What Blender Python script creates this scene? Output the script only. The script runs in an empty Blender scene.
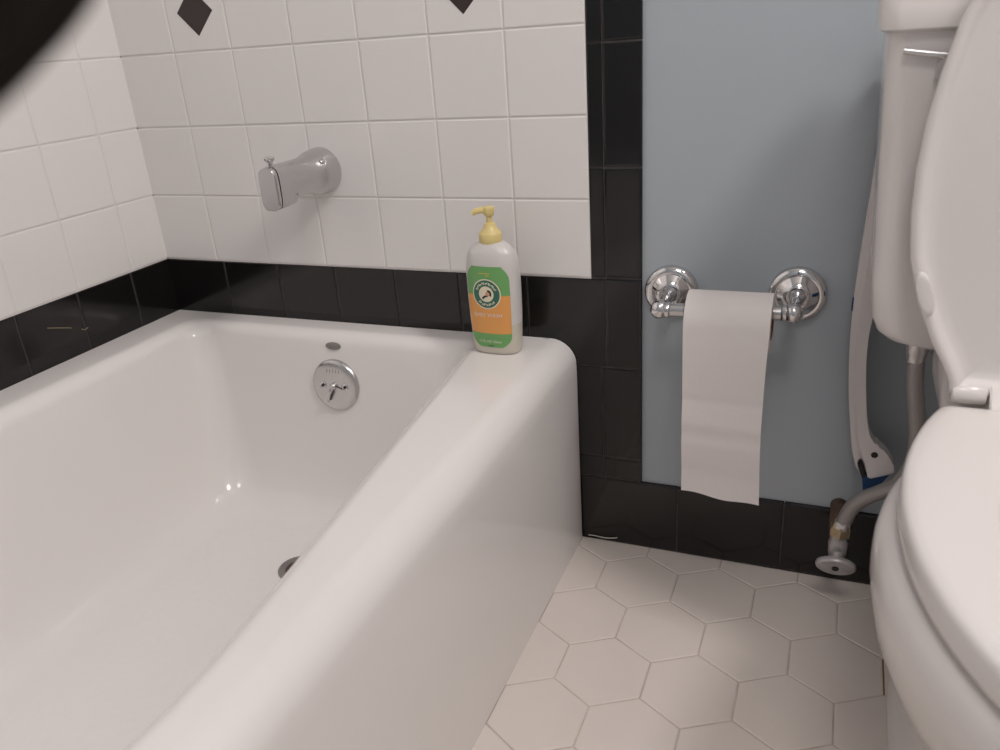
import bpy, bmesh, math, random
from mathutils import Vector, Matrix
random.seed(7)
PI = math.pi
scene = bpy.context.scene
COL = scene.collection

# ------------------------------------------------------------------ materials
def lin(r, g, b):
    f = lambda c: (c/255)/12.92 if c/255 <= .04045 else ((c/255+.055)/1.055)**2.4
    return (f(r), f(g), f(b), 1)

def mat(name, col, rough=.4, metal=0, spec=.5, coat=0, bump=0, bscale=60, var=0, vscale=6, trans=0, sss=0, rvar=0):
    m = bpy.data.materials.new(name); m.use_nodes = True
    nt = m.node_tree; b = nt.nodes['Principled BSDF']
    b.inputs['Base Color'].default_value = (*col[:3], 1)
    b.inputs['Roughness'].default_value = rough
    b.inputs['Metallic'].default_value = metal
    b.inputs['Specular IOR Level'].default_value = spec
    b.inputs['Coat Weight'].default_value = coat
    b.inputs['Coat Roughness'].default_value = .08
    b.inputs['Transmission Weight'].default_value = trans
    if sss:
        b.inputs['Subsurface Weight'].default_value = sss
        b.inputs['Subsurface Radius'].default_value = (.01, .008, .006)
        b.inputs['Subsurface Scale'].default_value = .5
    tc = nt.nodes.new('ShaderNodeTexCoord')
    if var:
        n = nt.nodes.new('ShaderNodeTexNoise'); n.inputs['Scale'].default_value = vscale; n.inputs['Detail'].default_value = 4
        nt.links.new(tc.outputs['Object'], n.inputs['Vector'])
        r = nt.nodes.new('ShaderNodeValToRGB')
        r.color_ramp.elements[0].position = .3; r.color_ramp.elements[1].position = .7
        r.color_ramp.elements[0].color = (*[c*(1-var) for c in col[:3]], 1)
        r.color_ramp.elements[1].color = (*[min(1, c*(1+var)) for c in col[:3]], 1)
        nt.links.new(n.outputs['Fac'], r.inputs['Fac']); nt.links.new(r.outputs['Color'], b.inputs['Base Color'])
    if rvar:
        n2 = nt.nodes.new('ShaderNodeTexNoise'); n2.inputs['Scale'].default_value = 9; n2.inputs['Detail'].default_value = 3
        nt.links.new(tc.outputs['Object'], n2.inputs['Vector'])
        mr = nt.nodes.new('ShaderNodeMapRange')
        mr.inputs['To Min'].default_value = max(.02, rough-rvar); mr.inputs['To Max'].default_value = rough+rvar
        nt.links.new(n2.outputs['Fac'], mr.inputs['Value']); nt.links.new(mr.outputs['Result'], b.inputs['Roughness'])
    if bump:
        n3 = nt.nodes.new('ShaderNodeTexNoise'); n3.inputs['Scale'].default_value = bscale; n3.inputs['Detail'].default_value = 3
        nt.links.new(tc.outputs['Object'], n3.inputs['Vector'])
        bp = nt.nodes.new('ShaderNodeBump'); bp.inputs['Strength'].default_value = bump; bp.inputs['Distance'].default_value = .002
        nt.links.new(n3.outputs['Fac'], bp.inputs['Height']); nt.links.new(bp.outputs['Normal'], b.inputs['Normal'])
    return m

M = {}
M['white_tile'] = mat('white_tile', (.81, .785, .77), .2, bump=.06, bscale=16, var=.012)
M['white_grout'] = mat('white_grout', (.76, .725, .70), .8)
M['black_tile'] = mat('black_tile', (.008, .007, .007), .13, bump=.1, bscale=14)
M['black_grout'] = mat('black_grout', (.055, .05, .047), .8, var=.3, vscale=40)
M['diamond'] = mat('diamond', (.035, .022, .02), .3)
M['paint'] = mat('paint', (.415, .455, .49), .55, bump=.08, bscale=120, spec=.3)
M['plain_white'] = mat('plain_white', (.72, .70, .68), .6)
M['hex'] = mat('hex', (.77, .70, .65), .32, var=.03, vscale=7, bump=.06, bscale=40)
M['hex_grout'] = mat('hex_grout', (.56, .49, .44), .85, var=.15, vscale=25)
M['enamel'] = mat('enamel', (.84, .81, .79), .12, bump=.05, bscale=9)
M['china'] = mat('china', (.74, .70, .68), .12)
M['seat_plastic'] = mat('seat_plastic', (.76, .725, .705), .22)
M['chrome'] = mat('chrome', (.70, .69, .69), .07, metal=1)
M['satin'] = mat('satin', (.62, .61, .61), .25, metal=1)
M['dark'] = mat('dark', (.012, .011, .011), .5)
M['badge'] = mat('badge', (.25, .235, .225), .35, metal=.5)
M['paper'] = mat('paper', (.82, .775, .755), .9, bump=.12, bscale=220, spec=.1)
M['card'] = mat('card', (.22, .13, .08), .9)
M['hose'] = mat('hose', (.36, .34, .33), .42, metal=.6, bump=.5, bscale=700)
M['brass'] = mat('brass', (.42, .34, .22), .35, metal=.8, var=.2, vscale=60)
M['knob'] = mat('knob', (.44, .42, .42), .32, metal=.35)
M['rust'] = mat('rust', (.085, .05, .035), .85, var=.35, vscale=70, bump=.5, bscale=200)
M['frame_plastic'] = mat('frame_plastic', (.70, .66, .65), .4)
M['blue'] = mat('blue', (.016, .065, .17), .6)
M['bottle'] = mat('bottle', (.73, .70, .675), .3, trans=.08)
M['soap'] = mat('soap', (.63, .59, .50), .3)
M['yellow'] = mat('yellow', (.76, .62, .27), .35, sss=.2)
M['label_green'] = mat('label_green', (.16, .40, .13), .4)
M['label_orange'] = mat('label_orange', (.80, .36, .10), .4)
M['label_cream'] = mat('label_cream', (.80, .74, .56), .4)
M['label_teal'] = mat('label_teal', (.035, .15, .10), .4)
M['label_white'] = mat('label_white', (.85, .78, .66), .4)
M['label_yellow'] = mat('label_yellow', (.62, .50, .12), .4)
M['label_skin'] = mat('label_skin', (.66, .36, .22), .5)
M['label_dark'] = mat('label_dark', (.03, .022, .018), .5)
M['dark_sheet'] = mat('dark_sheet', (.010, .008, .007), .9, bump=.2, bscale=300, spec=.1)
M['scratch'] = mat('scratch', (.30, .24, .14), .5)
M['stain'] = mat('stain', (.30, .16, .06), .9)
M['lamp'] = mat('lamp', (.9, .9, .9), .5)

# tub floor gets a fine slip-resistant ripple where the floor is
def enamel_ripple():
    m = M['enamel'].copy(); m.name = 'enamel_ripple'
    nt = m.node_tree; b = nt.nodes['Principled BSDF']
    tc = nt.nodes.new('ShaderNodeTexCoord')
    v = nt.nodes.new('ShaderNodeTexVoronoi'); v.inputs['Scale'].default_value = 75
    nt.links.new(tc.outputs['Object'], v.inputs['Vector'])
    bp = nt.nodes.new('ShaderNodeBump'); bp.inputs['Strength'].default_value = .22; bp.inputs['Distance'].default_value = .002
    nt.links.new(v.outputs['Distance'], bp.inputs['Height']); nt.links.new(bp.outputs['Normal'], b.inputs['Normal'])
    b.inputs['Roughness'].default_value = .25
    return m
M['ripple'] = enamel_ripple()

# ------------------------------------------------------------------ helpers
def finish(name, bm, mats, parent=None, smooth=True, angle=40, loc=None):
    if not isinstance(mats, (list, tuple)): mats = [mats]
    bmesh.ops.remove_doubles(bm, verts=bm.verts, dist=1e-6)
    bmesh.ops.recalc_face_normals(bm, faces=bm.faces)
    me = bpy.data.meshes.new(name); bm.to_mesh(me); bm.free()
    for m in mats: me.materials.append(M[m] if isinstance(m, str) else m)
    if smooth:
        for p in me.polygons: p.use_smooth = True
        me.set_sharp_from_angle(angle=math.radians(angle))
    o = bpy.data.objects.new(name, me); COL.objects.link(o)
    if parent:
        o.parent = parent
        o.matrix_parent_inverse = Matrix.Translation(-parent.location)
    return o

def empty(name, loc, label, cat):
    o = bpy.data.objects.new(name, None); COL.objects.link(o)
    o.location = loc; o.empty_display_size = .05
    o['label'] = label; o['category'] = cat
    return o
def tag(o, label, cat): o['label'] = label; o['category'] = cat; return o
def struct(o): o['kind'] = 'structure'; return o

def loft(bm, rings, cap0=True, cap1=True, closed=True, mi=0):
    R = [[bm.verts.new(p) for p in r] for r in rings]
    n = len(R[0])
    for a, b in zip(R[:-1], R[1:]):
        for i in range(n if closed else n-1):
            j = (i+1) % n
            try:
                f = bm.faces.new((a[i], a[j], b[j], b[i])); f.material_index = mi
            except ValueError: pass
    if cap0:
        f = bm.faces.new(R[0][::-1]); f.material_index = mi
    if cap1:
        f = bm.faces.new(R[-1]); f.material_index = mi
    return R

def circle(c, axis, r, n=32, up=None):
    a = Vector(axis).normalized()
    u = Vector(up) if up else (Vector((0, 0, 1)) if abs(a.z) < .9 else Vector((1, 0, 0)))
    x = a.cross(u).normalized(); y = x.cross(a).normalized()
    return [tuple(Vector(c) + x*math.cos(2*PI*i/n)*r + y*math.sin(2*PI*i/n)*r) for i in range(n)]

def lathe(bm, c, axis, prof, n=40, mi=0, cap0=True, cap1=True):
    a = Vector(axis).normalized(); c = Vector(c)
    loft(bm, [circle(c + a*h, a, max(r, 1e-4), n) for h, r in prof], cap0, cap1, mi=mi)

def spline(pts, k=10):
    P = [Vector(p) for p in pts]; P = [2*P[0]-P[1]] + P + [2*P[-1]-P[-2]]
    out = []
    for i in range(1, len(P)-2):
        for j in range(k):
            t = j/k; a, b, c, d = P[i-1:i+3]
            out.append(.5*((2*b) + (c-a)*t + (2*a-5*b+4*c-d)*t*t + (3*b-a-3*c+d)*t**3))
    out.append(P[-2]); return out

def tube(bm, pts, r, n=16, mi=0):
    P = [Vector(p) for p in pts]; rings = []; x = None
    for i, p in enumerate(P):
        t = (P[min(i+1, len(P)-1)] - P[max(i-1, 0)]).normalized()
        if x is None: x = t.orthogonal().normalized()
        x = (x - t*x.dot(t)).normalized(); y = t.cross(x)
        rr = r(i/(len(P)-1)) if callable(r) else r
        rings.append([tuple(p + x*math.cos(2*PI*k/n)*rr + y*math.sin(2*PI*k/n)*rr) for k in range(n)])
    loft(bm, rings, mi=mi)

def sphere(bm, c, rx, ry=None, rz=None, mi=0, u=24, v=14):
    ry = ry or rx; rz = rz or rx
    r = bmesh.ops.create_uvsphere(bm, u_segments=u, v_segments=v, radius=1)
    for w in r['verts']: w.co = Vector((c[0]+w.co.x*rx, c[1]+w.co.y*ry, c[2]+w.co.z*rz))
    for f in {f for w in r['verts'] for f in w.link_faces}: f.material_index = mi

def box(bm, lo, hi, mi=0):
    x0, y0, z0 = lo; x1, y1, z1 = hi
    v = [bm.verts.new(p) for p in ((x0,y0,z0),(x1,y0,z0),(x1,y1,z0),(x0,y1,z0),(x0,y0,z1),(x1,y0,z1),(x1,y1,z1),(x0,y1,z1))]
    for q in ((0,3,2,1),(4,5,6,7),(0,1,5,4),(1,2,6,5),(2,3,7,6),(3,0,4,7)):
        f = bm.faces.new([v[i] for i in q]); f.material_index = mi
    return v

def tile(bm, poly, place, mi, thick=.006, ch=.0011):
    """a glazed tile: 2D outline, cushion edge, laid with place(u, v, height)"""
    n = len(poly); cx = sum(p[0] for p in poly)/n; cy = sum(p[1] for p in poly)/n
    tx, ty = random.uniform(-.0018, .0018), random.uniform(-.0018, .0018); hh = random.uniform(-.0001, .0001)
    def inset(d):
        out = []
        for i in range(n):
            a = Vector(poly[i-1]); b = Vector(poly[i]); c = Vector(poly[(i+1) % n])
            d1 = (b-a).normalized(); d2 = (c-b).normalized()
            n1 = Vector((-d1.y, d1.x)); n2 = Vector((-d2.y, d2.x))
            m = (n1+n2).normalized(); out.append(b + m*(d/max(.3, m.dot(n1))))
        return out
    H = lambda p, h: place(p[0], p[1], h + hh + (p[0]-cx)*tx + (p[1]-cy)*ty)
    rings = [[place(p[0], p[1], -thick) for p in poly],
             [H(p, -ch) for p in poly],
             [H(p, -ch*.3) for p in inset(ch*.45)],
             [H(p, 0) for p in inset(ch*1.5)]]
    loft(bm, rings, cap0=False, cap1=True, mi=mi)

def rect(u0, v0, u1, v1): return [(u0, v0), (u1, v0), (u1, v1), (u0, v1)]

# ------------------------------------------------------------------ room
PT = .1095            # wall tile pitch
Z0 = .4357            # top of the black row
G = .0011             # half a joint
RX, RY, RZ = 1.95, -1.95, 2.35      # room: x 0..RX, y RY..0, z 0..RZ
XE = 7*PT             # right edge of the white field
XB = .838             # right edge of the black border
ZT = Z0 + 14*PT       # top of the tile
JZ = [.116, .153, .302, .437, .5875, .741, .893, 1.045, 1.197, 1.349, 1.501, 1.653, 1.805, ZT]

# back wall: painted slab, white field, black row, black border with diamonds
bm = bmesh.new()
box(bm, (-.1, .006, -.02), (RX+.1, .11, RZ+.05), 0)
pb = lambda u, v, h: (u, -h, v)
# adhesive / grout bed behind the tiles
box(bm, (0, .0013, Z0-G), (XE, .0065, ZT), 1)
box(bm, (0, .0013, .0), (XE, .0065, Z0-G), 3)
box(bm, (XE, .0013, .10), (XB-.001, .0065, ZT), 3)
for r in range(14):
    for c in range(7):
        u0, v0 = c*PT, Z0 + r*PT
        ua = u0-.004 if c == 0 else u0
        tile(bm, rect(ua+G, v0+G, u0+PT-G, v0+PT-G), pb, 2)
        if r % 4 == 3 and c in (1, 5):
            uc, vc = u0+PT/2, v0+PT/2; d = .0335
            tile(bm, [(uc, vc-d), (uc+d, vc), (uc, vc+d), (uc-d, vc)], lambda u, v, h: (u, -h-.0004, v), 5, thick=.0012, ch=.0004)
edges = [-.004] + [.0122 + PT*k for k in range(1, 8)]
edges[-1] = XE + .0205
for a, b in zip(edges[:-1], edges[1:]):
    tile(bm, rect(a+G, Z0-PT if b < .70 else .3029, b-G*.7, Z0-G), pb, 4)
XN = XE + .0205
for a, b in zip(JZ[:-1], JZ[1:]):
    if a < .43: tile(bm, rect(.735, a+G*.8, XN-.008-G*.6, b-G*.8), pb, 4) if a < .3 else None
    if b > Z0+.01: tile(bm, rect(XE+G*.8, max(a, Z0-.001)+G*.8, XN-G*.5, b-G*.8), pb, 4)
    xl = XN if a > .3 else XN-.008
    tile(bm, rect(xl+G*.5, a+G*.8, XB, b-G*.8), pb, 4, ch=.002)
struct(finish('wall_back', bm, ['paint', 'white_grout', 'white_tile', 'black_grout', 'black_tile', 'diamond'], angle=11))

# baseboard of long black tiles
bm = bmesh.new()
box(bm, (.735, .0013, .0), (RX, .0062, .113), 1)
xs = [.74, .893, 1.0448, 1.197, 1.349, 1.501, 1.653, 1.805, RX]
for a, b in zip(xs[:-1], xs[1:]):
    tile(bm, rect(a+G*.8, .0015, b-G*.8, .1155), pb, 0, ch=.002)
tube(bm, spline([(.752, -.0015, .006), (.762, -.0018, .007), (.78, -.0017, .006), (.795, -.0018, .0085), (.80, -.0016, .0105)], 6), .0007, 6, 2)
struct(finish('baseboard_back', bm, ['black_tile', 'black_grout', 'white_grout'], angle=11))

# left wall
bm = bmesh.new()
box(bm, (-.1, RY-.1, -.02), (-.006, .006, RZ+.05), 0)
box(bm, (-.0065, -1.62, Z0-G), (-.0013, .0, ZT), 1)
box(bm, (-.0065, -1.62, .30), (-.0013, .0, Z0-G), 3)
pl = lambda u, v, h: (h, -u, v)
ys = [-.004] + [.081 + PT*k for k in range(15)]
for r in range(14):
    for a, b in zip(ys[:-1], ys[1:]):
        tile(bm, rect(a+G, Z0+r*PT+G, b-G, Z0+(r+1)*PT-G), pl, 2)
yb = [-.004] + [.087 + PT*k for k in range(15)]
for a, b in zip(yb[:-1], yb[1:]):
    tile(bm, rect(a+G*.8, Z0-PT, b-G*.8, Z0-G), pl, 4)
tube(bm, [(.0006, -.262, .400), (.0008, -.247, .395), (.0008, -.233, .390), (.0006, -.222, .386)], .0006, 6, 5)
tube(bm, [(.0006, -.206, .378), (.0008, -.2, .375), (.0006, -.194, .377)], .0006, 6, 5)
struct(finish('wall_left', bm, ['paint', 'white_grout', 'white_tile', 'black_grout', 'black_tile', 'scratch'], angle=11))

# the rest of the shell
for nm, lo, hi, mt in (('wall_right', (RX, RY-.1, -.02), (RX+.1, .006, RZ+.05), 'plain_white'),
                       ('wall_front', (-.1, RY-.1, -.02), (RX, RY, RZ+.05), 'paint'),
                       ('ceiling', (-.1, RY-.1, RZ), (RX+.1, .11, RZ+.1), 'plain_white')):
    bm = bmesh.new(); box(bm, lo, hi); struct(finish(nm, bm, mt, smooth=False))

# hexagon floor
bm = bmesh.new()
S, WX = .0636, .1102
pf = lambda u, v, h: (u, v, h)
for r in range(-2, 22):
    cy = -.181 - (r)*1.5*S
    off = 0 if r % 2 == 0 else WX/2
    for c in range(-2, 12):
        cx = .9065 - off + c*WX
        if cx < .70: continue
        if cx > RX+.1 or cy < RY-.1: continue
        k = (S - .0010)
        hexa = [(cx + k*math.sin(PI/3*i)*.9998, cy - k*math.cos(PI/3*i)) for i in range(6)]
        tile(bm, hexa, pf, 0, ch=.0012)
for pl_co, pl_no in (((0, 0, 0), (0, 1, 0)), ((RX, 0, 0), (1, 0, 0)), ((0, RY, 0), (0, -1, 0)), ((.735, 0, 0), (-1, 0, 0))):
    bmesh.ops.bisect_plane(bm, geom=bm.verts[:]+bm.edges[:]+bm.faces[:], plane_co=pl_co, plane_no=pl_no, clear_outer=True)
box(bm, (-.1, RY-.1, -.06), (RX+.1, .11, -.0012), 1)
# rusty joint beside the toilet foot
box(bm, (1.1808, -.2125, -.003), (1.1826, -.150, -.0007), 2)
struct(finish('floor', bm, ['hex', 'hex_grout', 'stain'], angle=11))

# ------------------------------------------------------------------ bathtub
TL, TR, TF, TZ = .0015, .742, -1.52, .3415
NS = 90
def rquad(corners, rad, z, n=90, m=10):
    """rounded quad: corners in order (L,back),(L,front),(R,front),(R,back); z number or function"""
    pts = []; C = [Vector((c[0], c[1])) for c in corners]
    segs = []
    for i in range(4):
        p, a, b = C[i-1], C[i], C[(i+1) % 4]
        d1 = (p-a).normalized(); d2 = (b-a).normalized()
        ang = math.acos(max(-1, min(1, d1.dot(d2)))); r = rad[i] if isinstance(rad, (list, tuple)) else rad
        t = r/math.tan(ang/2); cen = a + (d1+d2).normalized()*(r/math.sin(ang/2))
        s = a + d1*t; e = a + d2*t
        a0 = math.atan2(s.y-cen.y, s.x-cen.x); a1 = math.atan2(e.y-cen.y, e.x-cen.x)
        da = (a1-a0+PI) % (2*PI) - PI
        segs.append([cen + Vector((math.cos(a0+da*k/m), math.sin(a0+da*k/m)))*r for k in range(m+1)])
    for i in range(4):
        pts += segs[i]
        e = segs[i][-1]; s = segs[(i+1) % 4][0]
        pts += [e.lerp(s, k/n) for k in range(1, n)]
    return [(p.x, p.y, z) for p in pts]

def outer(ins, z):
    return rquad([(TL, -.0015), (TL, TF), (TR-ins, TF), (TR-ins, -.0015)], .0012, z)
# inner edge of the rim (where it starts to roll over), and its inward offsets
def inner(dl, dr, db, df, rad, z):
    P = rquad([(.056+dl, -.030-db), (.045+dl, -1.45+df), (.612-dr, -1.45+df), (.612-dr, -.030-db)], rad, z, n=NS)
    out = []
    for x, y, zz in P:                        # the outer side bows outwards towards the middle of the tub
        t = max(0, min((-y-.075)/.67, (1.415+y)/.67)); t = min(t, 1)
        k = .082*(1 - math.sqrt((1-t)**2 + .012)) if t > 0 else 0
        w_ = max(0, min(1, (x-.33)/.28))
        out.append((x + max(0, k)*w_, y, zz))
    return out
rings = [outer(0, .0), outer(0, .04), outer(0, .17), outer(0, .29)]
rr = .038
for k in range(1, 9):
    a = k/8*PI/2
    rings.append(outer(rr*(1-math.cos(a)), TZ-rr + rr*math.sin(a)))
rings.append(rquad([(TL+.012, -.008), (TL+.012, TF+.015), (TR-.0395, TF+.015), (TR-.0395, -.008)], .006, TZ))
rings.append(inner(-.012, -.01, -.010, -.012, .03, TZ-.0003))
for k in range(0, 17):
    a = k/16*math.radians(80); r = .028
    rings.append(inner(r*math.sin(a), r*.85*math.sin(a), r*.8*math.sin(a), r*math.sin(a), .03+.008*k/16, TZ-.0004 - r*(1-math.cos(a))))
# walls down and fillet into the floor
W = [(.036, .034, .028, .04, .040, .27), (.046, .046, .035, .07, .044, .20), (.058, .06, .046, .11, .050, .13), (.066, .070, .054, .14, .054, .092),
     (.076, .080, .064, .16, .058, .064), (.088, .092, .078, .18, .062, .047), (.104, .106, .096, .20, .066, .038), (.126, .124, .12, .225, .07, .035)]
for w in W: rings.append(inner(*w))
bm = bmesh.new()
R = loft(bm, rings, cap0=False, cap1=False)
flo = R[-1]
f = bm.faces.new(flo); 
f.material_index = 1
tub = empty('bathtub', (.37, -.76, 0), 'glossy white built-in bathtub with rounded rim along the left wall', 'bathtub')
shell = finish('tub_shell', bm, ['enamel', 'ripple'], tub, angle=60)
# drain
bm = bmesh.new()
lathe(bm, (.370, -.250, .0345), (0, 0, 1), [(0, .030), (.0025, .030), (.004, .027), (.003, .023), (.0005, .019), (.0005, .0)], 36)
dr = finish('drain', bm, 'badge', tub); dr['label'] = 'dull metal drain ring'
bm = bmesh.new()
lathe(bm, (.370, -.250, .0352), (0, 0, 1), [(0, .019), (.0012, .019), (.0016, .017), (.0016, 0)], 30)
finish('strainer', bm, 'rust', dr)
# overflow plate on the end wall
on = Vector((0, -1, .10)).normalized(); oc = Vector((.3545, -.0615, .2560))
bm = bmesh.new()
lathe(bm, oc - on*.004, on, [(0, .0430), (.004, .0430), (.007, .0410), (.0088, .037), (.0095, .025), (.0097, 0)], 44)
ov = finish('overflow_plate', bm, 'satin', tub); ov['label'] = 'round chrome overflow plate'
ox = on.cross(Vector((0, 0, 1))).normalized(); ou = ox.cross(on).normalized()
if ox.x < 0: ox = -ox
ou = Vector((0, 0, 1)) - on*on.z; ou.normalize()
for s in (-1, 1):
    bm = bmesh.new(); c = oc + ox*(.0205*s) + on*.0054
    lathe(bm, c, on, [(0, .0060), (.0012, .0060), (.0022, .0046), (.0014, .003), (.0014, .0)], 20)
    sphere(bm, c + on*.0012, .0024, mi=1, u=10, v=6)
    finish('screw', bm, ['chrome', 'dark'], ov)
bm = bmesh.new()
sphere(bm, oc + on*.008, .0055)
tube(bm, [oc + on*.008, oc + on*.013 - ou*.012 - ox*.006, oc + on*.010 - ou*.025 - ox*.013], lambda t: .0028+.0012*t, 12)
lv = finish('trip_lever', bm, 'chrome', ov); lv['label'] = 'small chrome trip lever'
bm = bmesh.new()
tube(bm, [oc + on*.0056 + ox*.004, oc + on*.0056 + ox*.017 - ou*.004], .0012, 8)
tube(bm, [oc + on*.0056 - ou*.003, oc + on*.0056 - ou*.024 - ox*.010], .0018, 8)
finish('lever_slot', bm, 'dark', ov)
# embossed maker's marks above the screws
bm = bmesh.new()
for i in range(5):
    c = oc + ox*(-.011+.0055*i) + ou*.0245 + on*.0052
    tube(bm, [c - ou*.0025, c + ou*.0025], .0007, 6)
finish('embossed_letters', bm, 'badge', ov)
# small oval badge above it, on the rolled edge
bm = bmesh.new()
nb = Vector((0, -.92, .40)).normalized(); cb = Vector((.3545, -.0522, .3200)); ub = (Vector((0, 0, 1)) - nb*nb.z).normalized()
ring = lambda r, h: [tuple(cb + Vector((1, 0, 0))*math.cos(t*2*PI/32)*.0138*r + ub*math.sin(t*2*PI/32)*.0060*r + nb*h) for t in range(32)]
loft(bm, [ring(1, -.004), ring(1, .0008), ring(.9, .0013)])
bd = finish('maker_badge', bm, 'badge', tub); bd['label'] = 'small grey oval badge'

# ------------------------------------------------------------------ tub spout
sp = empty('tub_spout', (.347, 0, .586), 'chrome tub spout with a diverter knob on the white tile wall', 'faucet')
SX, SZ = .347, .586
def ssec(y, hw, top, bot, e=2.0, n=40):
    out = []; cz = (top+bot)/2; hh = (top-bot)/2
    for i in range(n):
        t = 2*PI*i/n; c, s = math.cos(t), math.sin(t)
        out.append((SX + hw*math.copysign(abs(c)**(2/e), c), y, SZ + cz + hh*math.copysign(abs(s)**(2/e), s)))
    return out
bm = bmesh.new()
loft(bm, [ssec(0.001, .0345, .0345, -.0345), ssec(-.005, .0345, .0345, -.0345), ssec(-.010, .0338, .0338, -.0338),
          ssec(-.024, .0325, .0325, -.0325), ssec(-.032, .0300, .0305, -.0305), ssec(-.038, .0265, .0285, -.0285), ssec(-.050, .0240, .0272, -.0262, 2.1), ssec(-.066, .0215, .0268, -.0248, 2.2),
          ssec(-.0895, .0180, .0264, -.0236, 2.8), ssec(-.0912, .0178, .0264, -.0318, 3.6),
          ssec(-.108, .0165, .0258, -.0328, 4), ssec(-.1250, .0152, .0250, -.0330, 4.2)])
body = finish('spout_body', bm, 'satin', sp, angle=35)
bm = bmesh.new()
loft(bm, [ssec(-.1250, .0118, .0225, -.0315, 4), ssec(-.1278, .0118, .0225, -.0315, 4)])
finish('spout_gap', bm, 'dark', sp)
bm = bmesh.new()
loft(bm, [ssec(-.1272, .0150, .0248, -.0335, 4.2), ssec(-.1325, .0148, .0240, -.0335, 4.2), ssec(-.1340, .0138, .0228, -.0325, 4)])
nose = finish('spout_nose', bm, 'satin', sp, angle=35)
bm = bmesh.new()
lathe(bm, (SX, -.1205, SZ+.022), (0, 0, 1), [(0, .0058), (.0055, .0058), (.007, .0042), (.010, .0042), (.0120, .0066), (.0150, .0076), (.0164, .0064), (.0155, .003), (.0152, 0)], 24)
kn = finish('diverter_knob', bm, 'chrome', sp)
bm = bmesh.new()
lathe(bm, (SX+.0238, -.031, SZ+.0178), (.80, -.15, .58), [(0, .0042), (.0019, .0042), (.0024, .0034), (.0016, .0026), (.0016, 0)], 20)
finish('set_screw', bm, 'satin', sp)

# ------------------------------------------------------------------ paper holder
HZ, HY, HL, HR = .4245, -.075, .8785, 1.0400
hd = empty('paper_holder', (.959, 0, HZ), 'polished chrome toilet paper holder with two round wall plates and a bar', 'toilet paper holder')
HZR = .4268
for x in (HL, HR):
    HZ = .4220 if x == HL else HZR
    bm = bmesh.new()
    lathe(bm, (x, .0062, HZ), (0, -1, 0), [(0, .0362), (.006, .0362), (.0095, .0345), (.0115, .0310), (.0125, .0275), (.0118, .0258), (.0135, .0240), (.0175, .0195),
                                           (.0205, .0165), (.0215, .0140), (.0205, .0130), (.0225, .0120), (.028, .0100), (.036, .0085)], 56)
    finish('wall_plate', bm, 'chrome', hd)
    bm = bmesh.new()
    lathe(bm, (x, -.022, HZ), (0, -1, 0), [(0, .0088), (.012, .0082), (.022, .0065), (.032, .0062), (.037, .0075), (.040, .0082), (.046, .0088)], 32)
    sphere(bm, (x, HY, HZ), .0118, .0112, .0122)
    s = -1 if x == HL else 1
    finish('post', bm, 'chrome', hd)
    bm = bmesh.new()
    lathe(bm, (x - s*.008, HY, HZ), (-s, 0, 0), [(0, .0103), (.004, .0103), (.0055, .0096), (.0065, .0080)], 28)
    finish('collar', bm, 'chrome', hd)
bm = bmesh.new()
HZ = .4245
lathe(bm, (HL+.010, HY, .4223), (HR-HL, 0, HZR-.4220), [(0, .0088), (.0215, .0088), (.022, .0078), (.1195, .0078), (.120, .0088), (HR-HL-.020, .0088)], 28)
finish('roller_bar', bm, 'satin', hd)

# ------------------------------------------------------------------ toilet paper
RXa, RXb = .9150, 1.0165
PCY, PCZ, PR = HY, HZ-.0115, .0365
tp = empty('toilet_paper', ((RXa+RXb)/2, PCY, PCZ-PR), 'white toilet paper roll on the chrome bar with a long sheet hanging down', 'toilet paper')
bm = bmesh.new()
N = 56
circ = lambda x, r: [(x, PCY + r*math.cos(2*PI*i/N), PCZ + r*math.sin(2*PI*i/N)) for i in range(N)]
loft(bm, [circ(RXa+.0008, .0212), circ(RXa, .0218), circ(RXa, PR-.0008), circ(RXa+.0008, PR), circ(RXb-.0008, PR), circ(RXb, PR-.0008), circ(RXb, .0218), circ(RXb-.0008, .0212), circ(RXa+.0008, .0212)], False, False)
roll = finish('roll', bm, 'paper', tp)
bm = bmesh.new()
loft(bm, [circ(RXa+.0002, .0198), circ(RXa+.0002, .0211), circ(RXb+.0004, .0211), circ(RXb+.0004, .0198), circ(RXa+.0002, .0198)], False, False)
co = finish('core', bm, 'card', tp); co['label'] = 'brown cardboard core'
# hanging sheet: from the top of the roll over its front and straight down
prof = []
for k in range(13):
    a = PI/2 + k/12*PI/2
    prof.append((PCY + (PR+.0006)*math.cos(a), PCZ + (PR+.0006)*math.sin(a), 0))
ZB = .181
L = PCZ - ZB
perf = [.30, .52, .78]
for k in range(1, 49):
    t = k/48; z = PCZ - L*t
    y = PCY - PR - .0006 + .004*t - .0035*math.sin(t*PI*1.1)
    kk = [(0, 0), (.10, .0), (.40, .0030), (.415, .0036), (.43, .0030), (.56, -.0012), (.62, .0005), (.68, -.0018), (.80, -.0012), (.86, .0), (1, -.004)]
    for (ta, ya), (tb, yb_) in zip(kk[:-1], kk[1:]):
        if ta <= t <= tb: y += ya + (yb_-ya)*(t-ta)/(tb-ta); break
    prof.append((y, z, t))
bm = bmesh.new(); nx = 18
grid = []
for (y, z, t) in prof:
    row = []
    for i in range(nx+1):
        s = i/nx; x = RXa + (RXb-RXa)*s
        x += .002*t - .0035*math.sin(t*PI*.9)*(1 if s > .5 else .3)*s
        zz = z - .0075*s*t*t + (.0012*math.sin(s*9)*t if t > .97 else 0)
        yy = y + .0012*math.sin(s*PI*2+1)*t
        row.append((x, yy, zz))
    grid.append(row)
V = [[bm.verts.new(p) for p in r] for r in grid]
for a, b in zip(V[:-1], V[1:]):
    for i in range(nx): bm.faces.new((a[i], a[i+1], b[i+1], b[i]))
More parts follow.
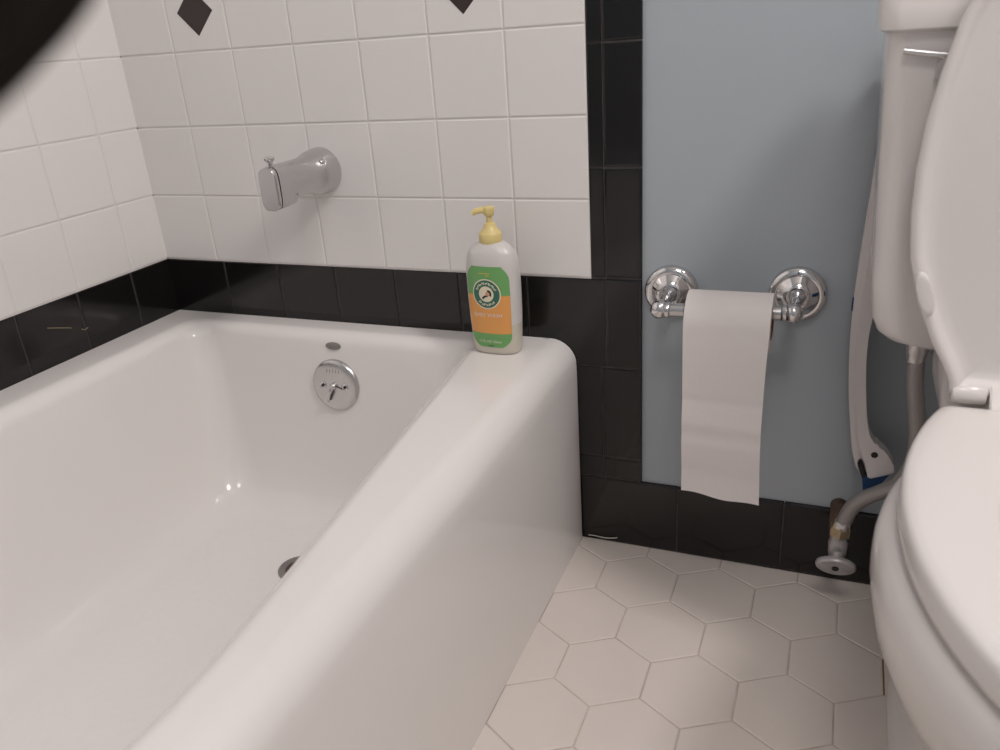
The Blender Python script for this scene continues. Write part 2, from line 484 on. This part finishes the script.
bmesh.ops.solidify(bm, geom=bm.faces[:], thickness=.0004)
finish('hanging_sheet', bm, 'paper', tp, angle=60)

# ------------------------------------------------------------------ toilet
CX = 1.331
to = empty('toilet', (CX, -.40, 0), 'white porcelain toilet with raised lid against the grey-blue wall', 'toilet')
def egg(z, hw, yb, yf, ymid=None, n=72, eb=2.0, ef=2.0):
    """plan outline, widest at ymid, different lengths back and front"""
    if ymid is None: ymid = (yb+yf)/2
    out = []
    for i in range(n):
        t = 2*PI*i/n; c, s = math.cos(t), math.sin(t)
        e = eb if s > 0 else ef
        x = CX + hw*math.copysign(abs(c)**(2/e), c)
        y = ymid + (yb-ymid if s > 0 else ymid-yf)*math.copysign(abs(s)**(2/e), s)
        out.append((x, y, z))
    return out
bm = bmesh.new()
rings = [egg(0, .148, -.08, -.50, -.28, eb=3.2, ef=2.6), egg(.012, .148, -.08, -.50, -.28, eb=3.2, ef=2.6), egg(.022, .142, -.085, -.49, -.28, eb=3.2, ef=2.6),
         egg(.06, .131, -.09, -.47, -.28, eb=3, ef=2.5), egg(.11, .132, -.09, -.49, -.32, eb=2.8, ef=2.3), egg(.168, .150, -.095, -.55, -.36, eb=2.6, ef=2.1),
         egg(.215, .168, -.10, -.61, -.39, eb=2.3, ef=2.0), egg(.262, .184, -.12, -.665, -.42, eb=2.1, ef=2.0), egg(.302, .1955, -.15, -.700, -.44), egg(.335, .2015, -.18, -.716, -.445), egg(.355, .2020, -.195, -.720, -.45),
         egg(.368, .1995, -.20, -.718, -.45), egg(.3755, .194, -.205, -.712, -.45), egg(.3785, .186, -.212, -.704, -.45),
         egg(.3785, .135, -.225, -.655, -.44), egg(.372, .125, -.23, -.645, -.44), egg(.34, .118, -.235, -.635, -.44), egg(.27, .10, -.25, -.58, -.42), egg(.20, .06, -.29, -.47, -.39), egg(.18, .03, -.33, -.42, -.38)]
loft(bm, rings)
# rear deck that carries the tank
def deck(z, hw, yb, yf, r): return rquad([(CX-hw, yb), (CX-hw, yf), (CX+hw, yf), (CX+hw, yb)], r, z, 4, 6)
loft(bm, [deck(.12, .085, -.06, -.24, .03), deck(.26, .095, -.05, -.25, .03), deck(.34, .126, -.05, -.265, .035), deck(.38, .139, -.05, -.272, .035), deck(.396, .140, -.05, -.270, .035), deck(.401, .140, -.052, -.236, .03), deck(.428, .139, -.056, -.214, .03), deck(.4348, .134, -.062, -.204, .026)])
finish('bowl', bm, 'china', to, angle=50)

# tank
def tk(z, xl, yb, yf, r): return rquad([(xl, yb), (xl, yf), (2*CX-xl, yf), (2*CX-xl, yb)], r, z, 6, 8)
bm = bmesh.new()
loft(bm, [tk(.4335, 1.215, -.09, -.150, .02), tk(.4345, 1.180, -.066, -.182, .035), tk(.438, 1.155, -.060, -.195, .03), tk(.4445, 1.1365, -.056, -.202, .026), tk(.453, 1.1265, -.054, -.2045, .025), tk(.468, 1.1205, -.053, -.206, .024), tk(.50, 1.1175, -.053, -.207, .024),
          tk(.62, 1.111, -.053, -.209, .022), tk(.738, 1.1055, -.053, -.212, .020)])
tank = finish('tank', bm, 'china', to, angle=50)
bm = bmesh.new()
loft(bm, [tk(.738, 1.104, -.052, -.213, .02), tk(.741, 1.098, -.047, -.220, .02), tk(.765, 1.096, -.045, -.222, .02), tk(.772, 1.100, -.049, -.218, .02), tk(.774, 1.108, -.056, -.210, .02)])
finish('tank_lid', bm, 'china', to, angle=50)
# flush lever
bm = bmesh.new()
mb = bmesh.new(); box(mb, (1.147, -.2195, .697), (1.168, -.2095, .7145)); bmesh.ops.bevel(mb, geom=mb.edges[:], offset=.002, segments=2, affect='EDGES')
mt_ = bpy.data.meshes.new('t'); mb.to_mesh(mt_); mb.free(); bm.from_mesh(mt_); bpy.data.meshes.remove(mt_)
lev = finish('lever_mount', bm, 'chrome', to)
bm = bmesh.new()
tube(bm, spline([(1.170, -.2165, .7155), (1.155, -.2172, .7180), (1.138, -.2175, .7205), (1.1195, -.2168, .7235)], 6), lambda t: .0033-.0005*t, 14)
finish('flush_lever', bm, 'satin', to)

# seat ring
def seat_pt(off, t):
    """seat outline at angle t, grown by off; flat at the back"""
    hw, ym = .1845+off, -.450
    c, s = math.cos(t), math.sin(t)
    x = hw*c; y = ym + ((.300+off)*s if s > 0 else (.272+off)*s)
    return x, y
def seat_ring(off, z, hole=False, n=96, flat=-.262):
    out = []
    for i in range(n):
        t = 2*PI*i/n
        if hole:
            c, s = math.cos(t), math.sin(t)
            x, y = (.1190-off)*c, -.468 + ((.145-off) if s > 0 else (.185-off))*s
        else:
            x, y = seat_pt(off, t); y = min(y, flat+off)
        out.append((CX+x, y, z))
    return out
SZ0, SZ1 = .3825, .4105
bm = bmesh.new()
rings = [seat_ring(-.004, SZ0), seat_ring(.001, SZ0+.002), seat_ring(.0025, SZ0+.007), seat_ring(.0015, SZ1-.007), seat_ring(.0, SZ1-.0025), seat_ring(-.0035, SZ1-.0005), seat_ring(-.011, SZ1+.0006),
         seat_ring(-.006, SZ1-.0005, True), seat_ring(.0, SZ1-.003, True), seat_ring(.002, SZ1-.008, True), seat_ring(.002, SZ0+.003, True), seat_ring(-.002, SZ0, True)]
rings.append(rings[0])
loft(bm, rings, False, False)
seat = finish('seat', bm, 'seat_plastic', to, angle=60)
# seat hinge lug between the two lid lugs
for s in (-1, 1):
    bm = bmesh.new()
    xa, xb = sorted((CX + s*.074, CX + s*.1055))
    yz = [(-.268, .4075), (-.2585, .420), (-.250, .4275), (-.240, .4275), (-.233, .420), (-.233, .408), (-.24, .402), (-.262, .396)]
    loft(bm, [[(xa, y, z) for y, z in yz], [(xb, y, z) for y, z in yz]])
    bmesh.ops.bevel(bm, geom=bm.edges[:], offset=.0012, segments=2, affect='EDGES')
    finish('seat_hinge', bm, 'seat_plastic', to)

# raised lid, leaning back a little, underside to the room
HYZ = Vector((CX, -.246, .416)); lean = math.radians(1.0)
LU = Vector((0, math.sin(lean), math.cos(lean))); LN = Vector((0, -math.cos(lean), math.sin(lean)))   # up along the lid, out of its underside
wh = [(0, .139), (.012, .1405), (.03, .149), (.05, .160), (.09, .1765), (.13, .187), (.17, .191), (.21, .1915), (.25, .1885), (.29, .182), (.33, .173), (.37, .157), (.41, .130), (.435, .098), (.450, .060), (.456, .02)]
def wid(h):
    for (a, b), (c, d) in zip(wh[:-1], wh[1:]):
        if a <= h <= c:
            t = (h-a)/(c-a); return b + (d-b)*t
    return wh[-1][1]
half = [(wid(h), h) for h in [0, .006, .012, .02, .03, .04, .05, .07, .09, .11, .13, .15, .17, .19, .21, .23, .25, .27, .29, .31, .33, .35, .37, .39, .41, .425, .435, .444, .450, .4545]]
outl = [(x, h) for x, h in half] + [(-x, h) for x, h in half[::-1]]
def off_outline(d):
    n = len(outl); res = []
    for i in range(n):
        a = Vector(outl[i-1]); b = Vector(outl[i]); c = Vector(outl[(i+1) % n])
        d1 = (b-a).normalized(); d2 = (c-b).normalized()
        m = (Vector((-d1.y, d1.x)) + Vector((-d2.y, d2.x))).normalized()
        k = max(.55, m.dot(Vector((-d1.y, d1.x))))
        res.append(b + m*(d/k))
    return res
def lidring(d, w): return [tuple(HYZ + Vector((1, 0, 0))*p[0] + LU*p[1] + LN*w) for p in off_outline(d)]
bm = bmesh.new()
loft(bm, [lidring(.030, -.013), lidring(.012, -.0125), lidring(.004, -.0105), lidring(.001, -.006), lidring(0, 0), lidring(.0008, .0045), lidring(.003, .0065), lidring(.006, .0068), lidring(.0095, .0055), lidring(.012, .001), lidring(.016, -.0018), lidring(.024, -.003), lidring(.034, -.0033)])
lid = finish('seat_lid', bm, 'seat_plastic', to, angle=60)
# rubber-like bumpers on the lip, one each side
for s in (-1, 1):
    bm = bmesh.new(); h = .098
    c = HYZ + Vector((s*(wid(h)-.0075), 0, 0)) + LU*h + LN*.0062
    d = (Vector((s*(wid(h+.02)-wid(h-.02)), 0, 0)) + LU*.04).normalized(); e = d.cross(LN).normalized()
    ring = lambda k, w: [tuple(c + d*math.copysign(abs(math.cos(2*PI*i/28))**.8, math.cos(2*PI*i/28))*.021*k + e*math.sin(2*PI*i/28)*.0068*k + LN*w) for i in range(28)]
    loft(bm, [ring(1, -.002), ring(1, .0028), ring(.9, .0042), ring(.7, .0046)])
    finish('lid_bumper', bm, 'seat_plastic', lid)
# lid lugs and hinge barrels
for s in (-1, 1):
    bm = bmesh.new()
    lathe(bm, (CX + s*.1075, -.246, .4165), (s, 0, 0), [(0, .0095), (.0012, .0105), (.026, .0105), (.0285, .0095), (.0295, .0075)], 28)
    finish('hinge_barrel', bm, 'seat_plastic', to)

# ------------------------------------------------------------------ water supply
ws = empty('water_supply', (1.118, -.05, 0), 'toilet shut-off valve with oval handle and grey braided hose below the tank', 'valve')
VX, VY, VZ = 1.1185, -.050, .088
bm = bmesh.new()
tube(bm, [(1.1165, .006, .1215), (1.1165, -.008, .1205), (1.117, -.030, .108), (VX, VY+.006, VZ+.004)], .0115, 18)
pp = finish('supply_pipe', bm, 'rust', ws); pp['label'] = 'brown corroded pipe stub'
bm = bmesh.new()
lathe(bm, (VX, VY, VZ-.012), (0, 0, 1), [(0, .008), (.002, .0115), (.020, .0125), (.024, .011), (.028, .0105), (.034, .0105)], 28)
lathe(bm, (VX, VY+.006, VZ-.002), (0, -1, -.25), [(0, .011), (.012, .011), (.016, .008), (.026, .006)], 24)
finish('valve_body', bm, 'knob', ws)
bm = bmesh.new()
lathe(bm, (VX+.0005, VY, VZ+.021), (.05, 0, 1), [(0, .0125), (.001, .0140), (.013, .0140), (.014, .0125), (.017, .0112), (.021, .0105)], 6)
nutb = finish('nut', bm, 'brass', ws, angle=20); nutb['label'] = 'tarnished brass nut'
ha = Vector((0, -.94, -.34)).normalized(); hc = Vector((VX-.001, VY-.022, VZ-.0085)); hx = Vector((1, 0, 0)); hy = ha.cross(hx).normalized()
if hy.z < 0: hy = -hy
ring = lambda k, w: [tuple(hc + hx*math.cos(2*PI*i/40)*.0255*k + hy*math.sin(2*PI*i/40)*.0165*k + ha*w) for i in range(40)]
bm = bmesh.new(); loft(bm, [ring(.80, 0), ring(.97, .002), ring(1, .005), ring(.97, .008), ring(.88, .0098), ring(.3, .0102)])
hn = finish('handle', bm, 'knob', ws); hn['label'] = 'grey oval handle'
bm = bmesh.new()
lathe(bm, hc + ha*.0098, ha, [(0, .0045), (.0014, .0045), (.002, .0035), (.0012, .0018), (.0012, 0)], 16)
finish('handle_screw', bm, 'dark', hn)
hp = spline([(1.1205, -.050, .120), (1.1235, -.050, .134), (1.1300, -.052, .154), (1.1420, -.056, .173), (1.1600, -.064, .191), (1.180, -.078, .216), (1.190, -.090, .262), (1.186, -.098, .310), (1.178, -.100, .360), (1.175, -.100, .405)], 10)
bm = bmesh.new(); tube(bm, hp, lambda t: .0100 - .0010*t, 18)
hs = finish('braided_hose', bm, 'hose', ws)
bm = bmesh.new()
lathe(bm, (1.1202, -.050, .1175), (.15, 0, 1), [(0, .0108), (.003, .0115), (.012, .0112), (.014, .0102)], 24)
finish('hose_crimp', bm, 'satin', ws)
bm = bmesh.new()
lathe(bm, (1.1745, -.100, .388), (0, 0, 1), [(0, .0098), (.010, .0105), (.012, .0120), (.028, .0120), (.030, .0145), (.046, .0145)], 24)
finish('hose_nut', bm, 'satin', ws)

# ------------------------------------------------------------------ folded plastic frame wedged behind the tank
fr = empty('plastic_frame', (1.13, -.025, .19), 'white folded plastic frame with blue feet wedged between tank and wall', 'folded frame')
def slab(bm, pts, y0, y1, mi=0, bev=.002):
    t = bmesh.new()
    a = [t.verts.new((x, y0, z)) for x, z in pts]; b = [t.verts.new((x, y1, z)) for x, z in pts]
    n = len(pts)
    t.faces.new(a); t.faces.new(b[::-1])
    for i in range(n): t.faces.new((a[i], b[i], b[(i+1) % n], a[(i+1) % n]))
    bmesh.ops.bevel(t, geom=t.edges[:], offset=bev, segments=2, affect='EDGES')
    me = bpy.data.meshes.new('t'); t.to_mesh(me); t.free(); bm.from_mesh(me); bpy.data.meshes.remove(me)
def sm(pts, k=5): return [(p.x, p.y) for p in spline([(x, z, 0) for x, z in pts], k)]
FRAME_L = sm([(1.117, .71), (1.1155, .658), (1.1145, .622), (1.1123, .578), (1.1097, .525), (1.1070, .471), (1.1060, .427), (1.1071, .368), (1.1112, .314), (1.1167, .2716), (1.1231, .2301), (1.1321, .1985)])
FRAME_R = sm([(1.150, .193), (1.147, .235), (1.135, .275), (1.1295, .325), (1.126, .372), (1.127, .413), (1.1355, .465), (1.142, .55), (1.15, .655), (1.152, .71)])
bm = bmesh.new()
slab(bm, FRAME_L + FRAME_R, -.030, -.006)
finish('outer_rail', bm, 'frame_plastic', fr, angle=50)
FL2 = sm([(1.1205, .71), (1.1202, .635), (1.1195, .558), (1.1165, .464), (1.1138, .420), (1.1146, .375), (1.1185, .3215), (1.1249, .273), (1.1314, .2426), (1.1398, .2175), (1.1457, .1960)])
FR2 = sm([(1.1735, .2080), (1.1722, .222), (1.1609, .2395), (1.1483, .2493), (1.138, .2707), (1.1302, .3254), (1.1266, .372), (1.1279, .413), (1.1365, .465), (1.145, .55), (1.153, .655), (1.155, .71)])
bm = bmesh.new()
slab(bm, FL2 + FR2, -.046, -.026, bev=.0025)
leg = finish('leg', bm, 'frame_plastic', fr, angle=50)
bm = bmesh.new()
lathe(bm, (1.1493, -.0458, .2335), (0, -1, 0), [(0, .0042), (.0006, .0042), (.0008, .003)], 18)
hl = finish('bolt_hole', bm, 'dark', leg)
bm = bmesh.new()
slab(bm, [(1.1310, .2135), (1.1340, .2180), (1.1372, .2150), (1.1430, .1965), (1.1385, .1945)], -.0405, -.029, bev=.0008)
finish('slot', bm, 'dark', leg)
bm = bmesh.new()
slab(bm, [(1.1385, .194), (1.1420, .199), (1.155, .2000), (1.171, .2050), (1.158, .182), (1.1430, .1650)], -.040, -.008, bev=.001)
ft = finish('rubber_foot', bm, 'blue', fr); ft['label'] = 'blue rubber foot'
bm = bmesh.new()
slab(bm, [(1.1042, .418), (1.1072, .418), (1.1072, .431), (1.1044, .432)], -.028, -.012, bev=.0006)
pd = finish('side_pad', bm, 'blue', fr); pd['label'] = 'small blue pad'

# ------------------------------------------------------------------ soap bottle
BX, BY, BZ = .6440, -.060, TZ
RB = math.radians(-3)
so = empty('soap_bottle', (BX, BY, BZ), 'clear plastic soap bottle with yellow pump and green and orange label on the tub rim', 'soap bottle')
BP = [(0, .0315, .0175), (.0015, .0340, .0195), (.006, .0353, .0208), (.03, .0370, .0222), (.06, .0384, .0230), (.09, .0389, .0233), (.118, .0386, .0231), (.132, .0375, .0225), (.140, .0360, .0215), (.147, .0332, .0200), (.152, .0295, .0182), (.156, .0235, .0160), (.159, .0165, .0140), (.160, .0135, .0130)]
def bdim(h):
    for (a, w, d), (c, w2, d2) in zip(BP[:-1], BP[1:]):
        if a <= h <= c:
            t = (h-a)/(c-a); return w+(w2-w)*t, d+(d2-d)*t
    return BP[-1][1:]
BE = 2.5
def bloc(x, y, z):
    c, s = math.cos(RB), math.sin(RB)
    return (BX + x*c - y*s, BY + x*s + y*c, BZ + z)
def bring(h, k=1, sh=0, n=56):
    w, d = bdim(h); out = []
    for i in range(n):
        t = 2*PI*i/n; c, s = math.cos(t), math.sin(t)
        e = 2/BE if h < .15 else 2/2.1
        out.append(bloc((w*k-sh)*math.copysign(abs(c)**e, c), (d*k-sh)*math.copysign(abs(s)**e, s), h))
    return out
bm = bmesh.new()
loft(bm, [bring(h) for h in [0, .0015, .006, .018, .03, .045, .06, .075, .09, .103, .115, .123, .13, .135, .14, .144, .147, .150, .152, .154, .156, .1575, .159, .160]])
for f in bm.faces:
    if f.calc_center_median().z < BZ + .041: f.material_index = 1
finish('bottle_body', bm, ['bottle', 'soap'], so)
def bfront(x, h, lift):
    """front face point of the bottle in its own x"""
    w, d = bdim(h); u = min(1, abs(x)/w)
    return bloc(x, -(d*(1-u**BE)**(1/BE) + lift), h)
def bpatch(name, inside_x, h0, h1, mt, lift, parent, nh=26, nx=14):
    """label area; inside_x(h) gives left and right x"""
    b = bmesh.new(); rows = []
    for i in range(nh+1):
        h = h0 + (h1-h0)*i/nh; a, c = inside_x(h)
        rows.append([b.verts.new(bfront(a + (c-a)*j/nx, h, lift)) for j in range(nx+1)])
    for r0, r1 in zip(rows[:-1], rows[1:]):
        for j in range(nx):
            b.faces.new((r0[j], r0[j+1], r1[j+1], r1[j]))
    return finish(name, b, mt, parent)
LC = -.0005
LH0, LH1 = .0115, .1290
def lab_x(h):
    w, _ = bdim(h); r = .018; hw = w*.83
    if h > LH1-.020: k = (h-(LH1-.020))/.020; hw2 = hw - .0095*(k**2.2)
    elif h < LH0+.016: k = (LH0+.016-h)/.016; hw2 = hw - .012*(k**2.2)
    else: hw2 = hw
    return LC-hw2, LC+hw2
lb = bpatch('label', lab_x, LH0, LH1, 'label_green', .0004, so, 40); lb['label'] = 'green and orange label with a round emblem'
bpatch('orange_band', lambda h: (lab_x(h)[0]+.0001, lab_x(h)[1]-.0001), .0325, .0885, 'label_orange', .0006, lb)
def bdisc(name, cx, ch, r, mt, lift, rin=0, n=48, ky=1.0):
    b = bmesh.new(); rr = [rin + (r-rin)*i/6 for i in range(7)]
    rows = [[b.verts.new(bfront(cx + q*math.cos(2*PI*k/n), ch + ky*q*math.sin(2*PI*k/n), lift)) for k in range(n)] for q in rr]
    for r0, r1 in zip(rows[:-1], rows[1:]):
        for k in range(n):
            b.faces.new((r0[k], r0[(k+1) % n], r1[(k+1) % n], r1[k]))
    return finish(name, b, mt, lb)
EC = (-.0010, .0905)
bdisc('emblem', *EC, .0215, 'label_cream', .0008)
bdisc('emblem_ring', *EC, .0198, 'label_teal', .0010)
bdisc('emblem_centre', *EC, .0112, 'label_cream', .0012)
def bpoly(name, pts, mt, lift):
    b = bmesh.new()
    b.faces.new([b.verts.new((x, h, 0)) for x, h in pts])
    bmesh.ops.triangulate(b, faces=b.faces[:])
    bmesh.ops.subdivide_edges(b, edges=b.edges[:], cuts=2, use_grid_fill=True)
    for v in b.verts: v.co = Vector(bfront(v.co.x, v.co.y, lift))
    return finish(name, b, mt, lb)
ex, eh = EC
# a woman's head and raised forearm in the middle of the emblem
fig = lambda P: [(ex+x*.001, eh+h*.001) for x, h in P]
bpoly('emblem_hair', fig([(1, 5.5), (4.5, 6.2), (7.4, 4), (8.2, 0), (7, -3.5), (5, -2), (5.2, 1.5), (2, 3)]), 'label_dark', .0014)
bpoly('emblem_face', fig([(-.5, 2.5), (2, 4), (5, 2), (5.2, -1), (3, -3), (.5, -3.2), (-1.5, -1)]), 'label_skin', .0015)
bpoly('emblem_arm', fig([(-7, -5.5), (-5, -7.5), (-1, -4), (2.5, -3.5), (1, -1.5), (-3, -2)]), 'label_dark', .0016)
def btext(name, txt, cx, ch, size, mt, lift=.0014, arc=None, flip=False):
    cu = bpy.data.curves.new('t', 'FONT'); cu.body = txt; cu.size = size; cu.align_x = 'CENTER'; cu.align_y = 'CENTER'; cu.resolution_u = 2
    ob = bpy.data.objects.new('t', cu); COL.objects.link(ob)
    bpy.context.view_layer.update()
    me = bpy.data.meshes.new_from_object(ob.evaluated_get(bpy.context.evaluated_depsgraph_get()))
    bpy.data.objects.remove(ob); bpy.data.curves.remove(cu)
    b = bmesh.new(); b.from_mesh(me); bpy.data.meshes.remove(me)
    for v in b.verts:
        x, h = v.co.x, v.co.y
        if arc:
            R0 = arc
            if flip: a = -PI/2 + x/R0; q = R0 - h
            else: a = PI/2 - x/R0; q = R0 + h
            X, H = cx + q*math.cos(a), ch + q*math.sin(a)
        else: X, H = cx + x, ch + h
        v.co = Vector(bfront(X, H, lift))
    return finish(name, b, mt, lb, smooth=False)
btext('product_text', 'BABY WASH', LC-.0005, .0600, .0078, 'label_white')
# printing too small to read: ring lettering, two yellow lines at the top
def strokes(name, segs, w, mt, lift):
    b = bmesh.new()
    for (x0, h0), (x1, h1) in segs:
        d = Vector((x1-x0, h1-h0)).normalized()*w/2; n = Vector((-d.y, d.x))
        b.faces.new([b.verts.new(bfront(x, h, lift)) for x, h in ((x0-n.x, h0-n.y), (x1-n.x, h1-n.y), (x1+n.x, h1+n.y), (x0+n.x, h0+n.y))])
    return finish(name, b, mt, lb, smooth=False)
seg = []
for a0, a1, n in ((160, 20, 15), (220, 320, 10)):
    for i in range(n):
        a = math.radians(a0 + (a1-a0)*(i+.5)/n); jit = [(.0136, .0172), (.0136, .0160), (.0148, .0172)][i % 3]
        seg.append(((ex+jit[0]*math.cos(a), eh+jit[0]*math.sin(a)), (ex+jit[1]*math.cos(a), eh+jit[1]*math.sin(a))))
        if i % 2: seg.append(((ex+.0154*math.cos(a), eh+.0154*math.sin(a)), (ex+.0154*math.cos(a-.1), eh+.0154*math.sin(a-.1))))
strokes('ring_lettering', seg, .0013, 'label_cream', .0014)
strokes('top_lines', [((-.011, .1195), (.006, .1195)), ((-.001, .1165), (.005, .1165))], .0013, 'label_yellow', .0010)
strokes('fine_print', [((-.016, .050-.0045*i), (.008+.006*((i*7) % 3)/2, .050-.0045*i)) for i in range(3)], .0012, 'label_yellow', .0010)
strokes('dark_mark', [((-.004, .0140), (.004, .0140))], .0012, 'label_dark', .0010)
btext('volume_text', '12 FL OZ 355ml', LC-.001, .0205, .0052, 'label_white')
# pump
bm = bmesh.new()
pc = lambda x, y, h: Vector(bloc(x, y, h))
lathe(bm, pc(0, 0, .1575), (0, 0, 1), [(0, .0150), (.0015, .0158), (.012, .0158), (.014, .0150), (.016, .0125), (.022, .0085), (.0265, .0070), (.0275, .0045)], 36)
cap = finish('pump_collar', bm, 'yellow', so)
bm = bmesh.new()
lathe(bm, pc(0, 0, .1840), (0, 0, 1), [(0, .0042), (.012, .0042)], 20)
finish('pump_stem', bm, 'yellow', so)
bm = bmesh.new()
lathe(bm, pc(0, 0, .194), (0, 0, 1), [(0, .0062), (.001, .0072), (.009, .0080), (.0115, .0074), (.0125, .005)], 28)
dirn = Vector((-.93, -.36, 0)).normalized()
tube(bm, [pc(0, 0, .2015), pc(0, 0, .2018) + dirn*.010, pc(0, 0, .2008) + dirn*.018, pc(0, 0, .1975) + dirn*.0225], lambda t: .0050-.0013*t, 16)
finish('pump_head', bm, 'yellow', so)

# ------------------------------------------------------------------ made-up dark sheet standing in for a finger or strap at the lens
bm = bmesh.new()
def edge_y(z):
    # front edge at each height: image pixels cast to a plane near the camera
    pts = [(.35, -1.10), (.55, -1.08), (.70, -1.035), (.738, -1.008), (.7560, -.9945), (.7600, -.9855), (.7627, -.9808), (.7657, -.9760), (.7682, -.9720), (.7718, -.9672), (.7796, -.9600), (.80, -.946), (.85, -.93), (.95, -.925), (2.36, -.92)]
    for (a, b), (c, d) in zip(pts[:-1], pts[1:]):
        if a <= z <= c: return b + (d-b)*(z-a)/(c-a)
    return pts[-1][1]
zs = sorted([.35 + (2.33-.35)*k/60 for k in range(61)] + [.735+.0025*k for k in range(30)])
rows = []
for z in zs:
    y0 = edge_y(z); y1 = y0 - .15
    row = []
    for j in range(61):
        s = j/60; y = y0 + (y1-y0)*s
        x = .985 + .014*math.sin(s*24 + z*.8)*min(1, s*6) - .02*s*s
        row.append(bm.verts.new((x, y, z)))
    rows.append(row)
for a, b in zip(rows[:-1], rows[1:]):
    for j in range(60): bm.faces.new((a[j], a[j+1], b[j+1], b[j]))
bmesh.ops.solidify(bm, geom=bm.faces[:], thickness=.0015)
cu = finish('lens_stand_in', bm, 'dark_sheet', angle=60)
tag(cu, 'blurred black stand-in for a finger or strap at the lens, upper left corner', 'curtain')

# ------------------------------------------------------------------ light
def area(name, loc, size, power, col, rot=(0, 0, 0), sy=None):
    l = bpy.data.lights.new(name, 'AREA'); l.energy = power; l.color = col
    l.shape = 'RECTANGLE' if sy else 'DISK'; l.size = size
    if sy: l.size_y = sy
    o = bpy.data.objects.new(name, l); COL.objects.link(o); o.location = loc; o.rotation_euler = rot
    return o
LC_ = (1, .935, .910)
area('ceiling_lamp', (1.25, -1.55, 2.33), .6, 10.8, LC_)
area('vanity_lamp', (1.92, -.60, 1.90), .6, 26.6, LC_, (0, math.radians(65), 0), .25)
w = bpy.data.worlds.new('world'); scene.world = w; w.use_nodes = True
w.node_tree.nodes['Background'].inputs['Color'].default_value = (.9, .9, 1, 1)
w.node_tree.nodes['Background'].inputs['Strength'].default_value = .05

# ------------------------------------------------------------------ camera
cam = bpy.data.cameras.new('camera'); co_ = bpy.data.objects.new('camera', cam); COL.objects.link(co_)
co_.location = (1.07980747, -1.05756182, .76502155)
co_.rotation_euler = tuple(math.radians(a) for a in (66.87531, 3.857795, 22.000888))
cam.sensor_fit = 'HORIZONTAL'; cam.sensor_width = 36; cam.lens = 36*.8107455
cam.clip_start = .005
cam.dof.use_dof = True; cam.dof.focus_distance = 1.15
cam.dof.aperture_fstop = cam.lens/4.2          # a 4.2 mm pupil
scene.camera = co_
vs = scene.view_settings
scene.display_settings.display_device = 'sRGB'
vs.view_transform = 'Standard'; vs.look = 'None'; vs.gamma = 1; vs.use_curve_mapping = False
vs.exposure = 0
